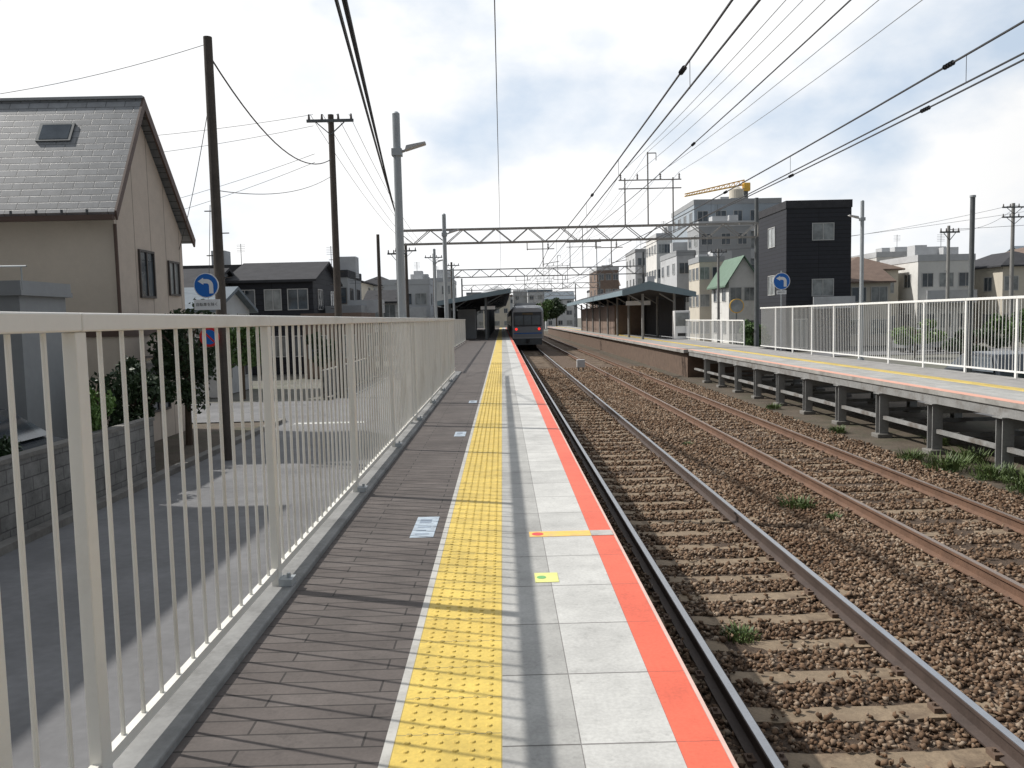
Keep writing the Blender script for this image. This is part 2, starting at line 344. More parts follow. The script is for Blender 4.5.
# ------------------------------------------------------------ fences
FX=-1.35; FT=1.6
def fence_panel(y0,y1,x,zt,zb,postw,m,lab,grp,gap=.158,r=.0085,br=True,name='fence_panel'):
    e=thing(name,(x,y0,0),lab,'fence',grp); Lg=y1-y0
    b=B(); b.box(-.03,.03,0,Lg-.003,zt-.06,zt); obj('top_rail',b,m,e,bevel=.006)
    b=B(); b.box(-.016,.016,postw/2,Lg-postw/2,zb,zb+.04); obj('bottom_rail',b,m,e)
    b=B(); n=max(1,int(round(Lg/gap)))
    for i in range(1,n):
        y=i*Lg/n; b.cyl((0,y,zb+.041),(0,y,zt-.061),r,n=8,cap=False)
    obj('balusters',b,m,e,recalc=False)
    b=B(); b.box(-.022,.022,-postw/2,postw/2,-.3,zt-.061); obj('post',b,m,e,bevel=.004)
    if br:
        b=B(); b.box(.023,.10,-.05,.05,.036,.075); b.cyl((.07,0,.07),(.07,0,.10),.012,n=6); obj('bracket',b,'steel',e)
    return e
ys=[-2,.2,2.1,2.63,4.75]+[4.75+2.62*i for i in range(1,8)]
LB='cream painted steel railing panel with thin vertical bars along platform'; GR='railing panels beside the nearer platform'
for a,c in zip(ys[:-1],ys[1:]):
    fence_panel(a,min(c,24.3),FX,FT,.1,.07,'fence',LB,GR)
def cross_fence(x0,x1,y,zt):
    e=thing('fence_panel',(x0,y,0),'cream painted steel railing panel closing the widened platform','fence',GR)
    w=x1-x0; b=B(); b.box(0,w,-.03,.03,zt-.065,zt); obj('top_rail',b,'fence',e); b=B(); b.box(.04,w,-.02,.02,.1,.14); obj('bottom_rail',b,'fence',e)
    b=B(); n=int(w/.158)
    for i in range(1,n): b.cyl((i*w/n,0,.141),(i*w/n,0,zt-.066),.0085,n=6,cap=False)
    obj('balusters',b,'fence',e,recalc=False); b=B(); b.box(-.03,.03,-.04,.04,-.1,zt-.066); obj('post',b,'fence',e)
cross_fence(XW,-1.4,24.56,FT); cross_fence(-5.1,XW-.05,60.1,FT)
f0=fence_panel(24.7,27.3,XW,FT,.1,.078,'fence',LB,GR,br=False)
for i in range(1,13): clone(f0,(XW,24.7+2.62*i,0))

def lamp_pole(loc,h,lab,arm=.2,sg=1,r=.062):
    e=thing('platform_lamp',loc,lab,'lamp post','lamp posts along the platforms')
    b=B(); b.cyl((0,0,-.25),(0,0,h),r,r*.9,n=14); b.cyl((0,0,-.02),(0,0,.06),r*1.6,n=14); b.cyl((0,0,h),(0,0,h+.03),r*.95,r*.5,n=14); obj('pole',b,'steel',e)
    b=B(); b.tube([(0,0,h-.55),(sg*arm*.5,0,h-.53),(sg*arm,0,h-.48)],.02,n=7); b.box(-r-.012,r+.012,-r-.012,r+.012,h-.60,h-.5); obj('arm',b,'steel',e)
    b=B(); b.prism([(sg*arm*.6,h-.53),(sg*(arm+.22),h-.44),(sg*(arm+.22),h-.41),(sg*arm*.7,h-.46)],'y',-.08,.08); obj('lamp_head',b,'greyl',e,bevel=.008)
    return e
for p,h in (((-1.47,12.3,0),4.55),((-1.56,23.5,0),4.5),((-2.75,34.8,0),4.5),((-2.75,48,0),4.5)): lamp_pole(p,h,'grey steel lamp post with short arm behind platform railing')
lamp_pole((11.3,26,0),4.95,'grey steel lamp post rising from white railing',sg=-1)
e=thing('steel_pole',(11.35,20,0),'plain grey blue steel pole beside white platform railing','pole'); b=B(); b.cyl((0,0,-.3),(0,0,4.2),.06,.055,n=12); obj('pole_shaft',b,'steeld',e); b=B(); b.cyl((0,0,4.2),(0,0,4.25),.068,n=12); obj('pole_cap',b,'steel',e)

# ------------------------------------------------------------ platform 2
X2=8.3; XB=11.25
b=B(); b.box(X2,XB+.15,6,37,-.09,0); b.box(X2-.2,XB+.6,37,YE,-.15,0); struct(obj('far_platform',b,'conc'))
b=B(); b.box(X2+.03,X2+.15,6,37,-.27,-.092); b.box(XB,XB+.12,6,37,-.27,-.092); b.box(9.7,9.82,6,37,-.25,-.092); struct(obj('platform_girder',b,'plegs'))
b=B(); b.box(X2,XB+.5,37.1,YE,G,-.152); struct(obj('platform_wall',b,'rust'))
b=B(); b.box(X2+.0,X2+.22,6,37,.001,.006); b.box(X2-.2,X2+.02,37,YE,.001,.006); struct(obj('platform_edge_strip',b,mat('edge_faded_red',(.68,.36,.27),.7,var=.12)))
b=B(); b.box(9.55,9.9,6,YE,.001,.008); struct(obj('tactile_paving',b,'tact'))
b=B(); b.box(X2+.22,9.55,6,37,.0012,.005); struct(obj('platform_pavement',b,'tile1'))
b=B(); b.box(9.9,XB-.05,6,YE,.0012,.005); struct(obj('platform_pavement',b,mat('far_pavement',(.30,.29,.28),.85,var=.2,dirt=(.2,.19,.18))))
def pframe(y):
    e=thing('platform_support',(X2+.1,y,G),'grey steel support frame standing in weeds under platform deck','steel support','steel supports under the opposite platform')
    h=-G-.272
    for x in (0,2.9):
        b=B()
        b.box(x-.1,x+.1,-.1,-.08,.1,h); b.box(x-.1,x+.1,.08,.1,.1,h); b.box(x-.01,x+.01,-.08,.08,.1,h); b.box(x-.14,x+.14,-.14,.14,h-.02,h)
        obj('column',b,'plegs',e)
        b=B(); b.box(x-.17,x+.17,-.17,.17,0,.10); obj('footing',b,'concd',e,bevel=.02)
    b=B(); b.box(.11,2.79,-.07,.07,h-.2,h-.021); b.box(.11,2.79,-.04,.04,.32,.40); obj('cross_beam',b,'plegs',e)
    b=B(); b.box(-.035,.035,.1,2.15,.42,.50); obj('long_beam',b,'plegs',e)
    return e
p0=pframe(9.2)
for i in range(1,12): clone(p0,(X2+.1,9.2+2.25*i,G))
f1=fence_panel(6,8.0,XB,1.8,.12,.07,'fence2','white painted steel railing panel on opposite platform','white railing panels on the opposite platform',gap=.135,r=.0085,br=False)
for i in range(1,15): clone(f1,(XB,6+2*i,0))
f2=fence_panel(40,42,XB+.45,1.25,.12,.07,'fence2','low white painted railing panel on opposite platform','white railing panels on the opposite platform',gap=.135,r=.0085,br=False)
for i in range(1,8): clone(f2,(XB+.45,40+2*i,0))

# ------------------------------------------------------------ buildings
def add_window(e,face,u,z,w,h,pos,g=None,fr='frame',divs=1):
    b=B(); t=.05; d=.05
    def bx(bb,u0,u1,z0,z1,d0,d1):
        if face=='-y': bb.box(u0,u1,pos-d1,pos-d0,z0,z1)
        elif face=='+x': bb.box(pos+d0,pos+d1,u0,u1,z0,z1)
        else: bb.box(pos-d1,pos-d0,u0,u1,z0,z1)
    bx(b,u-w/2-t,u+w/2+t,z-t,z,-.02,d); bx(b,u-w/2-t,u+w/2+t,z+h,z+h+t,-.02,d)
    bx(b,u-w/2-t,u-w/2,z,z+h,-.02,d); bx(b,u+w/2,u+w/2+t,z,z+h,-.02,d)
    for k in range(divs): 
        uu=u-w/2+(k+1)*w/(divs+1); bx(b,uu-.022,uu+.022,z,z+h,-.02,d-.01)
    o=obj('window',b,fr,e); bb=B(); bx(bb,u-w/2,u+w/2,z,z+h,-.02,.012); obj('glass',bb,g or random.choice(['g1','g1','g2']),o)
    return o
def building(x0,x1,y0,y1,zt,wm,roof,rm,floors,nf,ns,side,lab,name='house',cat='house',rh=1.4,oh=.4,ww=1.1,wh=1.1,fr='frame',grp=None,clutter=True,balcony=False):
    cx,cy=(x0+x1)/2,(y0+y1)/2; e=thing(name,(cx,cy,G),lab,cat,grp)
    w,d,h=x1-x0,y1-y0,zt-G; b=B()
    if roof=='gx': b.prism([(-d/2,0),(d/2,0),(d/2,h),(0,h+rh),(-d/2,h)],'x',-w/2,w/2)
    elif roof=='gy': b.prism([(-w/2,0),(w/2,0),(w/2,h),(0,h+rh),(-w/2,h)],'y',-d/2,d/2)
    else: b.box(-w/2,w/2,-d/2,d/2,0,h)
    obj('wall',b,wm,e)
    b=B()
    if roof in('gx','gy'):
        H=d/2 if roof=='gx' else w/2; sl=rh/H; th=.14
        for sg in (-1,1):
            poly=[(0,h+rh+.01),(sg*(H+oh),h-oh*sl+.01),(sg*(H+oh),h-oh*sl+.01+th),(0,h+rh+.01+th)]
            if roof=='gx': b.prism(poly,'x',-w/2-oh*.7,w/2+oh*.7)
            else: b.prism(poly,'y',-d/2-oh*.7,d/2+oh*.7)
    elif roof=='hip':
        X=w/2+oh; Y=d/2+oh; m_=min(X,Y)
        b.v+=[(-X,-Y,h),(X,-Y,h),(X,Y,h),(-X,Y,h),(-X,-Y,h+.12),(X,-Y,h+.12),(X,Y,h+.12),(-X,Y,h+.12)]
        if X>=Y: b.v+=[(-(X-m_)-.05,0,h+rh),((X-m_)+.05,0,h+rh)]; top=[(4,5,9,8),(5,6,9),(6,7,8,9),(7,4,8)]
        else: b.v+=[(0,-(Y-m_)-.05,h+rh),(0,(Y-m_)+.05,h+rh)]; top=[(4,5,8),(5,6,9,8),(6,7,9),(7,4,8,9)]
        b.f+=[(0,3,2,1),(0,1,5,4),(1,2,6,5),(2,3,7,6),(3,0,4,7)]+top
    else:
        t=.18
        b.box(-w/2-.05,w/2+.05,-d/2-.05,d/2+.05,h+.002,h+.1)
        for q in ((-w/2-.05,w/2+.05,-d/2-.05,-d/2+t),(-w/2-.05,w/2+.05,d/2-t,d/2+.05),(-w/2-.05,-w/2+t,-d/2+t,d/2-t),(w/2-t,w/2+.05,-d/2+t,d/2-t)): b.box(*q,h+.1,h+.55)
    ro=obj('roof',b,rm,e)
    if roof=='flat' and clutter:
        for k in range(random.randint(1,3)):
            b=B(); xx=random.uniform(-w*.35,w*.3); yy=random.uniform(-d*.3,d*.2); b.box(xx,xx+random.uniform(.8,2.2),yy,yy+1.4,h+.1,h+random.uniform(.9,1.9)); obj('rooftop_unit',b,'greyl',ro)
        b=B(); xx=random.uniform(-w*.3,w*.3); b.cyl((xx,0,h+.1),(xx,0,h+2.6),.025,n=6)
        for q in range(5): b.bar((xx-.35,0,h+2.5-q*.14),(xx+.35,0,h+2.5-q*.14),.02)
        obj('aerial',b,'steeld',ro)
    fh=h/floors
    for fl in range(floors):
        z=fl*fh+fh*.38
        for i in range(nf):
            u=-w/2+w*(i+.5)/nf+random.uniform(-.12,.12); add_window(e,'-y',u,z,min(ww*random.choice([.8,1,1.3]),w/nf*.7),min(wh,fh*.5),-d/2,fr=fr)
        for i in range(ns):
            u=-d/2+d*(i+.5)/ns; 
            add_window(e,side,u,z,min(ww,d/ns*.6),min(wh,fh*.5),w/2 if side=='+x' else -w/2,fr=fr)
        if balcony and fl>0:
            b=B(); b.box(-w/2+.3,w/2-.3,-d/2-1.0,-d/2-.003,fl*fh-.12,fl*fh); b.box(-w/2+.3,w/2-.3,-d/2-1.0,-d/2-.92,fl*fh,fl*fh+.95); obj('balcony',b,'greyl',e)
    return e
# --- large house (asymmetric steep roof)
hx1=-8.6; hx0=-20.5; ya,yr,yb=18.8,20.2,23.0; ze,zr,zb=4.1,6.86,3.9
e=thing('large_house',(0,0,G),'beige rendered house with steep silver slate roof and skylight','house')
o_=lambda z:z-G
b=B(); b.prism([(ya,0),(yb-.3,0),(yb-.3,o_(zb)+.1),(yr,o_(zr)-.12),(ya,o_(ze)-.0)],'x',hx1-.01,hx1); obj('gable_wall',b,'beigeg',e)
b=B(); b.prism([(ya,0),(yb-.3,0),(yb-.3,o_(zb)+.1),(yr,o_(zr)-.14),(ya,o_(ze)-.0)],'x',hx0,hx1-.012); obj('wall',b,'beige',e)
b=B(); b.prism([(ya-.32,o_(ze)-.12),(yr,o_(zr)-.02),(yr,o_(zr)+.1),(ya-.38,o_(ze)-.02)],'x',hx0-.3,hx1+.2); rf=obj('roof',b,'slate',e)
b=B(); b.prism([(yr+.003,o_(zr)-.02),(yb,o_(zb)-.1),(yb+.05,o_(zb)),(yr+.003,o_(zr)+.1)],'x',hx0-.3,hx1+.2); obj('roof_back_slope',b,'slateb',e)
b=B(); b.prism([(ya-.36,o_(ze)-.2),(yr,o_(zr)-.16),(yr,o_(zr)+.13),(ya-.4,o_(ze)+.0)],'x',hx1+.202,hx1+.25); b.prism([(yr+.001,o_(zr)-.16),(yb,o_(zb)-.2),(yb+.06,o_(zb)+.0),(yr+.001,o_(zr)+.13)],'x',hx1+.202,hx1+.25); obj('verge_board',b,'brown',e)
b=B(); b.box(hx0,hx1+.2,ya-.50,ya-.385,o_(ze)-.2,o_(ze)-.09); obj('gutter',b,'brown',e)
b=B(); b.cyl((hx1+.06,ya-.1,0),(hx1+.06,ya-.1,o_(ze)-.25),.04,n=8); obj('downpipe',b,'brown',e)
b=B(); b.box(hx0-.3,hx1+.22,yr-.07,yr+.07,o_(zr)+.09,o_(zr)+.15); obj('ridge_cap',b,'grey',rf)
SA=Vector((0,ya-.38,o_(ze)-.02)); SB=Vector((0,yr,o_(zr)+.1)); sd_=(SB-SA); nrm=Vector((0,-sd_.z,sd_.y)).normalized()
def slab(x0,x1,t0,t1,h0,h1):
    b=B(); c=[]
    for hh in (h0,h1):
        for (x,t) in ((x0,t0),(x1,t0),(x1,t1),(x0,t1)):
            p=SA+sd_*t+nrm*hh; c.append((x,p.y,p.z))
    b.v=c; b.f=[(0,3,2,1),(4,5,6,7),(0,1,5,4),(1,2,6,5),(2,3,7,6),(3,0,4,7)]; return b
sk=obj('skylight',slab(-10.6,-9.8,.61,.77,0.003,.04),'steeld',e); obj('glass',slab(-10.53,-9.87,.625,.755,.0405,.045),'g1',sk)
b=B(); b.box(hx0,hx1-.02,ya-.04,ya-.002,o_(1.35),o_(1.6)); b.box(hx1+.002,hx1+.04,ya-.04,yb-.3,o_(1.35),o_(1.6)); obj('storey_band',b,'brown',e)
add_window(e,'+x',20.35,o_(2.3),.75,1.05,hx1,g='g1',fr='framed'); add_window(e,'+x',22.0,o_(2.4),.6,.8,hx1,g='g2',fr='framed')
add_window(e,'+x',20.6,o_(-.5),1.3,1.3,hx1,g='g1',fr='framed'); add_window(e,'-y',-10.3,o_(-.4),1.4,1.3,ya,g='g1',fr='framed')
b=B()
for x in np.arange(hx0+.5,hx1,.55): b.box(float(x),float(x)+.05,ya-.44,ya-.42,o_(ze)-.05,o_(ze)+.04)
obj('snow_guard',b,'steeld',rf)
# --- grey neighbour
e=thing('grey_house',(-12.5,10,G),'grey sided house with flat balcony annex beside garden','house')
b=B(); b.box(-3.5,3.0,-6.5,4.4,0,6.4); obj('wall',b,'greysid',e)
b=B(); b.prism([(-3.9,6.25),(3.4,6.25),(-.25,8.0)],'y',-6.9,4.8); obj('roof',b,'roofd',e)
b=B(); b.box(-3.5,3.70,5.3,6.9,0,3.45); an=obj('annex',b,'grey',e)
b=B(); b.box(-3.5,3.80,5.2,7.0,3.45,3.54); b.box(-3.5,3.78,5.22,5.26,3.54,3.72); b.box(3.74,3.78,5.28,6.98,3.54,3.72); obj('balcony_parapet',b,'grey',e)
add_window(e,'-y',1.5,3.5,1.2,1.2,-6.5); add_window(e,'+x',1.0,3.6,1.4,1.1,3.0,fr='framed')
b=B()
for i in range(6): b.cyl((.5+i*.62,5.6,3.54),(.5+i*.62,5.6,4.0),.015,n=6)
b.tube([(.5,5.6,4.0),(2,5.6,4.02),(3.7,5.6,4.0)],.018); obj('clothes_rail',b,'steel',e)
def blockwall(x,y0,y1,h,lab):
    e=thing('block_wall',(x,y0,G),lab,'wall'); b=B(); b.box(-.08,.08,0,y1-y0,0,h); obj('wall_blocks',b,'block',e); b=B(); b.box(-.1,.1,-.02,y1-y0+.02,h+.001,h+.06); obj('coping',b,'concd',e)
blockwall(-6.62,3,15.4,1.08,'weathered grey concrete block garden wall along road')
blockwall(-6.72,31,41,1.0,'grey concrete block wall in front of houses')
b=B(); b.quad((-30,-10,-1.258),(-6.5,-10,-1.258),(-6.5,23.8,-1.258),(-30,23.8,-1.258)); struct(obj('garden_ground',b,'dirt'))
# left row
building(-14.5,-11.2,32.5,37,2.2,'greyl','gx','roofb',2,2,2,'+x','small grey house with blue grey roof near road corner',rh=.8)
building(-15.2,-10.6,47,54,4.0,'char','gx','roofd',2,3,2,'+x','black roofed two storey house with dark walls',rh=1.1,fr='frame')
building(-10.2,-7.2,42.5,47,1.5,'brownw','flat','roofbr',1,2,1,'+x','low brown garage beside road',name='garage',cat='garage',clutter=False)
building(-10.3,-8.3,49,53,2.0,'greyl','flat','grey',1,1,1,'+x','low pale grey shed beside dark house',name='shed',cat='shed')
building(-20.5,-15.5,44,50,3.5,'grey','gx','roofd',2,3,1,'+x','grey walled house with black roof',rh=1.1)
building(-14.4,-11.4,62,68,4.9,'grey','flat','roofd',2,2,2,'+x','grey boxy flat roofed house',fr='framed')
building(-11.2,-8.6,69,74,3.2,'white','gx','roofd',2,2,2,'+x','small white house with dark gable roof',rh=.9)
building(-25,-18.5,64,74,5.6,'grey','flat','roofd',3,4,2,'+x','grey three storey block of flats',name='apartment_building',cat='apartment building')
building(-12.2,-7.4,86,94,5.3,'greyl','flat','greyl',2,3,2,'+x','pale boxy house with flat roof',balcony=True)
building(-24,-15,85,98,5.8,'cream','hip','roofd',3,4,2,'+x','cream house with dark hipped roof',rh=1.3)
building(-18,-13,104,112,6.0,'greyl','hip','roofd',3,4,2,'+x','grey house with dark hipped roof',rh=1.4)
building(-10.5,-7,118,130,7.0,'white','flat','greyl',3,2,2,'+x','narrow white building with flat roof',name='office_building',cat='building')
building(-34,-22,110,125,7.6,'greyl','flat','roofd',3,5,2,'+x','pale grey tiled block of flats',name='apartment_building',cat='apartment building')
# right row
e=building(20.6,25.3,60,67.2,9.0,'char','flat','roofd',3,0,0,'-x','charcoal black three storey house with white framed windows',clutter=False)
for (u,z) in ((.3,8.0),(.3,4.0)): add_window(e,'-y',u,z,1.5,1.15,-3.6,g='g2',fr='frame')
for z in (7.8,4.2): add_window(e,'-x',-.4,z,1.5,1.4,-2.35,g='g2')
add_window(e,'-y',-1.3,.3,1.0,2.0,-3.6,g='g1')
b=B(); b.box(-.7,2.3,-4.5,-3.602,3.05,3.2); b.box(-.7,2.3,-4.5,-4.42,3.2,3.9); obj('balcony',b,'greyl',e)
building(21.4,31.0,92,104,13.6,'blueg','flat','grey',5,5,4,'-x','blue grey five storey block of flats with rooftop tanks',name='apartment_building',cat='apartment building',balcony=True)
building(20.6,26,86.5,91.8,10.6,'grey','flat','greyl',4,3,2,'-x','grey stepped four storey front block',name='apartment_building',cat='apartment building')
building(18.6,20.5,88,97,7.8,'greyl','flat','grey',3,1,3,'-x','narrow pale grey three storey building',name='office_building',cat='building')
building(20.0,22.6,73,79,4.5,'white','gy','roofg',2,2,2,'-x','small white house with steep green roof',rh=2.0)
building(19.2,21.6,80.5,85,6.6,'cream','flat','grey',3,2,3,'-x','narrow cream three storey house')
building(20.6,23.6,110,118,11.8,'white','flat','greyl',4,3,4,'-x','white four storey narrow building',name='apartment_building',cat='apartment building')
building(16.6,19,98,104,4.4,'greyl','flat','grey',2,2,2,'-x','low pale boxy house')
building(21,26,130,140,11.4,'greyl','flat','grey',4,3,3,'-x','pale grey mid rise block of flats',name='apartment_building',cat='apartment building',balcony=True)
building(17.5,21.5,152,165,10.0,'brownw','flat','greyl',4,3,2,'-x','brown tiled mid rise building',name='office_building',cat='building')
building(29.5,34.5,72,79,5.0,'cream','hip','roofbr',2,3,2,'-x','cream house with brown hipped roof',rh=1.4)
building(27.5,31,66,71,3.9,'cream','gx','roofbr',2,2,2,'-x','small cream house with brown gable roof',rh=1.1)
building(35.2,40,70,77,5.6,'white','flat','greyl',2,3,2,'-x','white two storey flat roofed house',balcony=True)
building(38,44,84,92,6.9,'white','flat','greyl',3,3,2,'-x','white flat roofed three storey house')
building(41.2,46,68,76,4.9,'cream','hip','roofd',2,3,2,'-x','cream house with dark hipped roof',rh=1.4)
building(47,54,74,84,5.8,'white','hip','roofbr',2,3,2,'-x','white house with brown hipped roof',rh=1.5)
building(32,38,92,104,7.6,'cream','flat','greyl',3,4,2,'-x','cream low rise block of flats',name='apartment_building',cat='apartment building',balcony=True)
for i in range(38):
    x=-70+i*4.3+random.uniform(-1,1); y=random.uniform(165,240)
    if -2<x<9: y=random.uniform(215,260)
    building(x,x+random.uniform(5,8),y,y+9,random.uniform(5,10) if abs(x-4)>10 else random.uniform(6,9),random.choice(['greyl','cream','greyl','grey','white']),random.choice(['flat','gx','hip','flat']),random.choice(['roofd','roofb','roofbr','greyl']),3,3,0,'-x','distant low rise house in dense suburb','house','house',grp='distant suburban houses',rh=2,clutter=False)
for i in range(14):
    x=40+i*7.5+random.uniform(-1,1); y=random.uniform(95,130)
    building(x,x+random.uniform(5,7),y,y+9,random.uniform(5,8),random.choice(['white','cream','greyl']),random.choice(['flat','gx','hip']),random.choice(['roofd','roofb','roofbr']),2,3,0,'-x','distant low rise house in dense suburb','house','house',grp='distant suburban houses',rh=2,clutter=False)
    building(-x+5,-x+5+random.uniform(5,7),y,y+9,random.uniform(5,7),random.choice(['white','cream','greyl']),random.choice(['flat','gx','hip']),random.choice(['roofd','roofb','roofbr']),2,3,0,'-x','distant low rise house in dense suburb','house','house',grp='distant suburban houses',rh=2,clutter=False)
# crane + tank
e=thing('construction_crane',(26,112,G),'orange crane boom rising above flat rooftops','crane')
q0=Vector((-1.2,0,18.6)); q1=Vector((6.8,0,20.0)); b=B()
for o1 in ((0,-.25,0),(0,.25,0),(0,0,.6)): b.bar(q0+Vector(o1)*.5,q1+Vector(o1),.14)
for i in range(12):
    t=i/12; t2=(i+1)/12; b.bar(q0.lerp(q1,t),q0.lerp(q1,t2)+Vector((0,0,.3+.3*t2)),.07); b.bar(q0.lerp(q1,t2),q0.lerp(q1,t2)+Vector((0,0,.3+.3*t2)),.07)
obj('boom',b,'crane',e)
b=B(); b.box(6.6,7.5,-.5,.5,19.1,20.2); obj('cab',b,'crane',e,bevel=.1); b=B(); b.cyl((7,0,0),(7,0,19.1),.3,n=8); obj('mast',b,'steeld',e)
e=thing('water_tank',(26.9,95,G+15.8),'pale rooftop water tank with domed top','water tank')
b=B(); b.cyl((0,0,0),(0,0,1.0),.8,n=20); b.cyl((0,0,1.0),(0,0,1.35),.8,.25,n=20); obj('tank_shell',b,'cream',e); b=B(); b.box(-.9,.9,-.9,.9,-.9,0); obj('tank_base',b,'grey',e)

# ------------------------------------------------------------ canopies
e=thing('platform_canopy',(0,62,0),'dark lean to station canopy rising towards the tracks','canopy')
b=B(); b.prism([(-5.0,2.7),(.7,3.6),(.7,3.8),(-5.0,2.9)],'y',0,70); obj('roof',b,'roofd',e)
b=B(); b.prism([(-5.0,2.6),(.72,3.5),(.72,3.85),(-5.0,2.95)],'y',-.06,-.003); obj('fascia',b,'rooft',e)
for i in range(9):
    y=.6+i*8
    b=B(); b.cyl((-3.9,y,0),(-3.9,y,2.85),.09,n=10); b.bar((-3.9,y,2.2),(-2.6,y,3.0),.08); obj('column',b,'steeld',e)
    b=B(); b.cyl((-1.2,y,0),(-1.2,y,3.25),.09,n=10); b.bar((-1.2,y,2.7),(.3,y,3.5),.08); obj('column',b,'steeld',e)
b=B(); b.box(-5.0,-4.9,2,70,.0,2.6); obj('back_wall',b,'roofd',e)
b=B(); b.box(-1.6,-.5,1.2,1.3,2.3,2.55); obj('hanging_sign',b,'signw',e)
b=B(); b.box(-3.6,-2.2,6,9,0,2.4); obj('waiting_room',b,'grey',e)
e=thing('platform_canopy',(0,54,0),'deep dark station canopy with blue grey edge over opposite platform','canopy')
b=B(); b.prism([(7.9,2.95),(9.6,3.3),(12.6,2.75),(12.6,3.0),(9.6,3.75),(7.9,3.2)],'y',0,46); obj('roof',b,'roofd',e)
b=B(); b.box(7.84,7.898,0,46,2.9,3.24); b.prism([(7.84,2.86),(9.6,3.24),(12.66,2.7),(12.66,3.04),(9.6,3.8),(7.84,3.25)],'y',-.06,-.003); obj('fascia',b,'rooft',e)
for i in range(8):
    y=.8+i*6
    for x in (9.3,11.4):
        b=B(); b.cyl((x,y,0),(x,y,3.0),.09,n=10); b.bar((x,y,2.4),(x-1.0,y,3.0),.07); obj('column',b,'polec',e)
b=B(); b.box(12.1,12.2,1,46,.0,2.75); obj('back_wall',b,'roofd',e)
b=B(); b.box(9.5,11.8,16,44,.009,2.5); obj('waiting_room',b,'brownw',e)
b=B(); b.box(8.7,10.4,4,4.1,2.3,2.6); obj('hanging_sign',b,'signw',e)
e=thing('vending_machine',(11.5,53.2,0),'white vending machine standing by platform canopy','vending machine')
b=B(); b.box(-.5,.5,-.35,.35,.01,1.83); obj('cabinet',b,'signw',e,bevel=.03); b=B(); b.box(-.42,.42,-.365,-.352,.85,1.7); obj('display_window',b,'g2',e); b=B(); b.box(-.3,.3,-.365,-.352,.2,.4); obj('dispensing_slot',b,'black',e)

# ------------------------------------------------------------ train
e=thing('commuter_train',(T1-.1,71,-1.05),'silver grey commuter train with dark windscreen and red tail lamps','train')
def rr(hw,z0,z1,r,n=5):
    p=[]
    for cx,cz,a0 in ((hw-r,z1-r,0),(-hw+r,z1-r,90)):
        for i in range(n+1): t=math.radians(a0+90*i/n); p.append((cx+r*math.cos(t),cz+r*math.sin(t)))
    return [(-hw,z0)]+[(hw,z0)]+p
pr=rr(1.40,.9,3.7,.5)
b=B()
ss=[(0,.93),(.25,.985),(.7,1.0),(60,1.0)]
for y,s in ss:
    for (x,z) in pr: b.v.append((x*s,y,.9+(z-.9)*s))
n=len(pr)
for k in range(len(ss)-1):
    for i in range(n): j=(i+1)%n; b.f.append((k*n+i,k*n+j,(k+1)*n+j,(k+1)*n+i))
b.f.append(tuple(reversed(range(n)))); obj('body',b,'trs',e)
b=B(); b.box(-1.2,1.2,-.02,-.003,1.0,1.9); obj('front_panel',b,'trf',e)
b=B(); b.box(-1.2,1.2,-.03,-.003,1.92,3.15); obj('front_mask',b,'trd',e,bevel=.01)
for x0,x1 in ((-1.1,-.38),(-.30,.30),(.38,1.1)):
    b=B(); b.box(x0,x1,-.05,-.032,2.05,2.85); obj('windscreen',b,'g1',e)
b=B(); b.box(-.45,.45,-.05,-.032,2.92,3.08); obj('destination_display',b,'dest',e)
for x in (-.98,.98):
    b=B(); b.cyl((x,-.05,1.7),(x,-.021,1.7),.10,n=14); obj('tail_light',b,'tail',e)
    b=B(); b.cyl((x*.74,-.05,1.7),(x*.74,-.021,1.7),.08,n=14); obj('headlight',b,'g2',e)
b=B(); b.box(-1.2,1.2,-.03,-.021,1.3,1.38); obj('front_stripe',b,'blue',e)
b=B(); b.box(-1.2,1.2,-.1,59,.35,.9); obj('skirt',b,'steeld',e)
b=B(); b.box(-.14,.14,-.45,-.11,.62,.86); obj('coupler',b,'black',e)
for y in (2.5,5,14,17):
    for x in (-.755,.755): b=B(); b.cyl((x-.06,y,.43),(x+.06,y,.43),.43,n=18); obj('wheel',b,'rust',e)
for i in range(20):
    for sx in (-1,1):
        b=B(); b.box(*(sorted((sx*1.401,sx*1.412))),2+i*2.9,3.5+i*2.9,1.95,2.85); obj('side_window',b,'g1',e)
for y in (4,12): b=B(); b.box(-.9,.9,y,y+3.5,3.71,4.0); obj('air_conditioner',b,'grey',e)

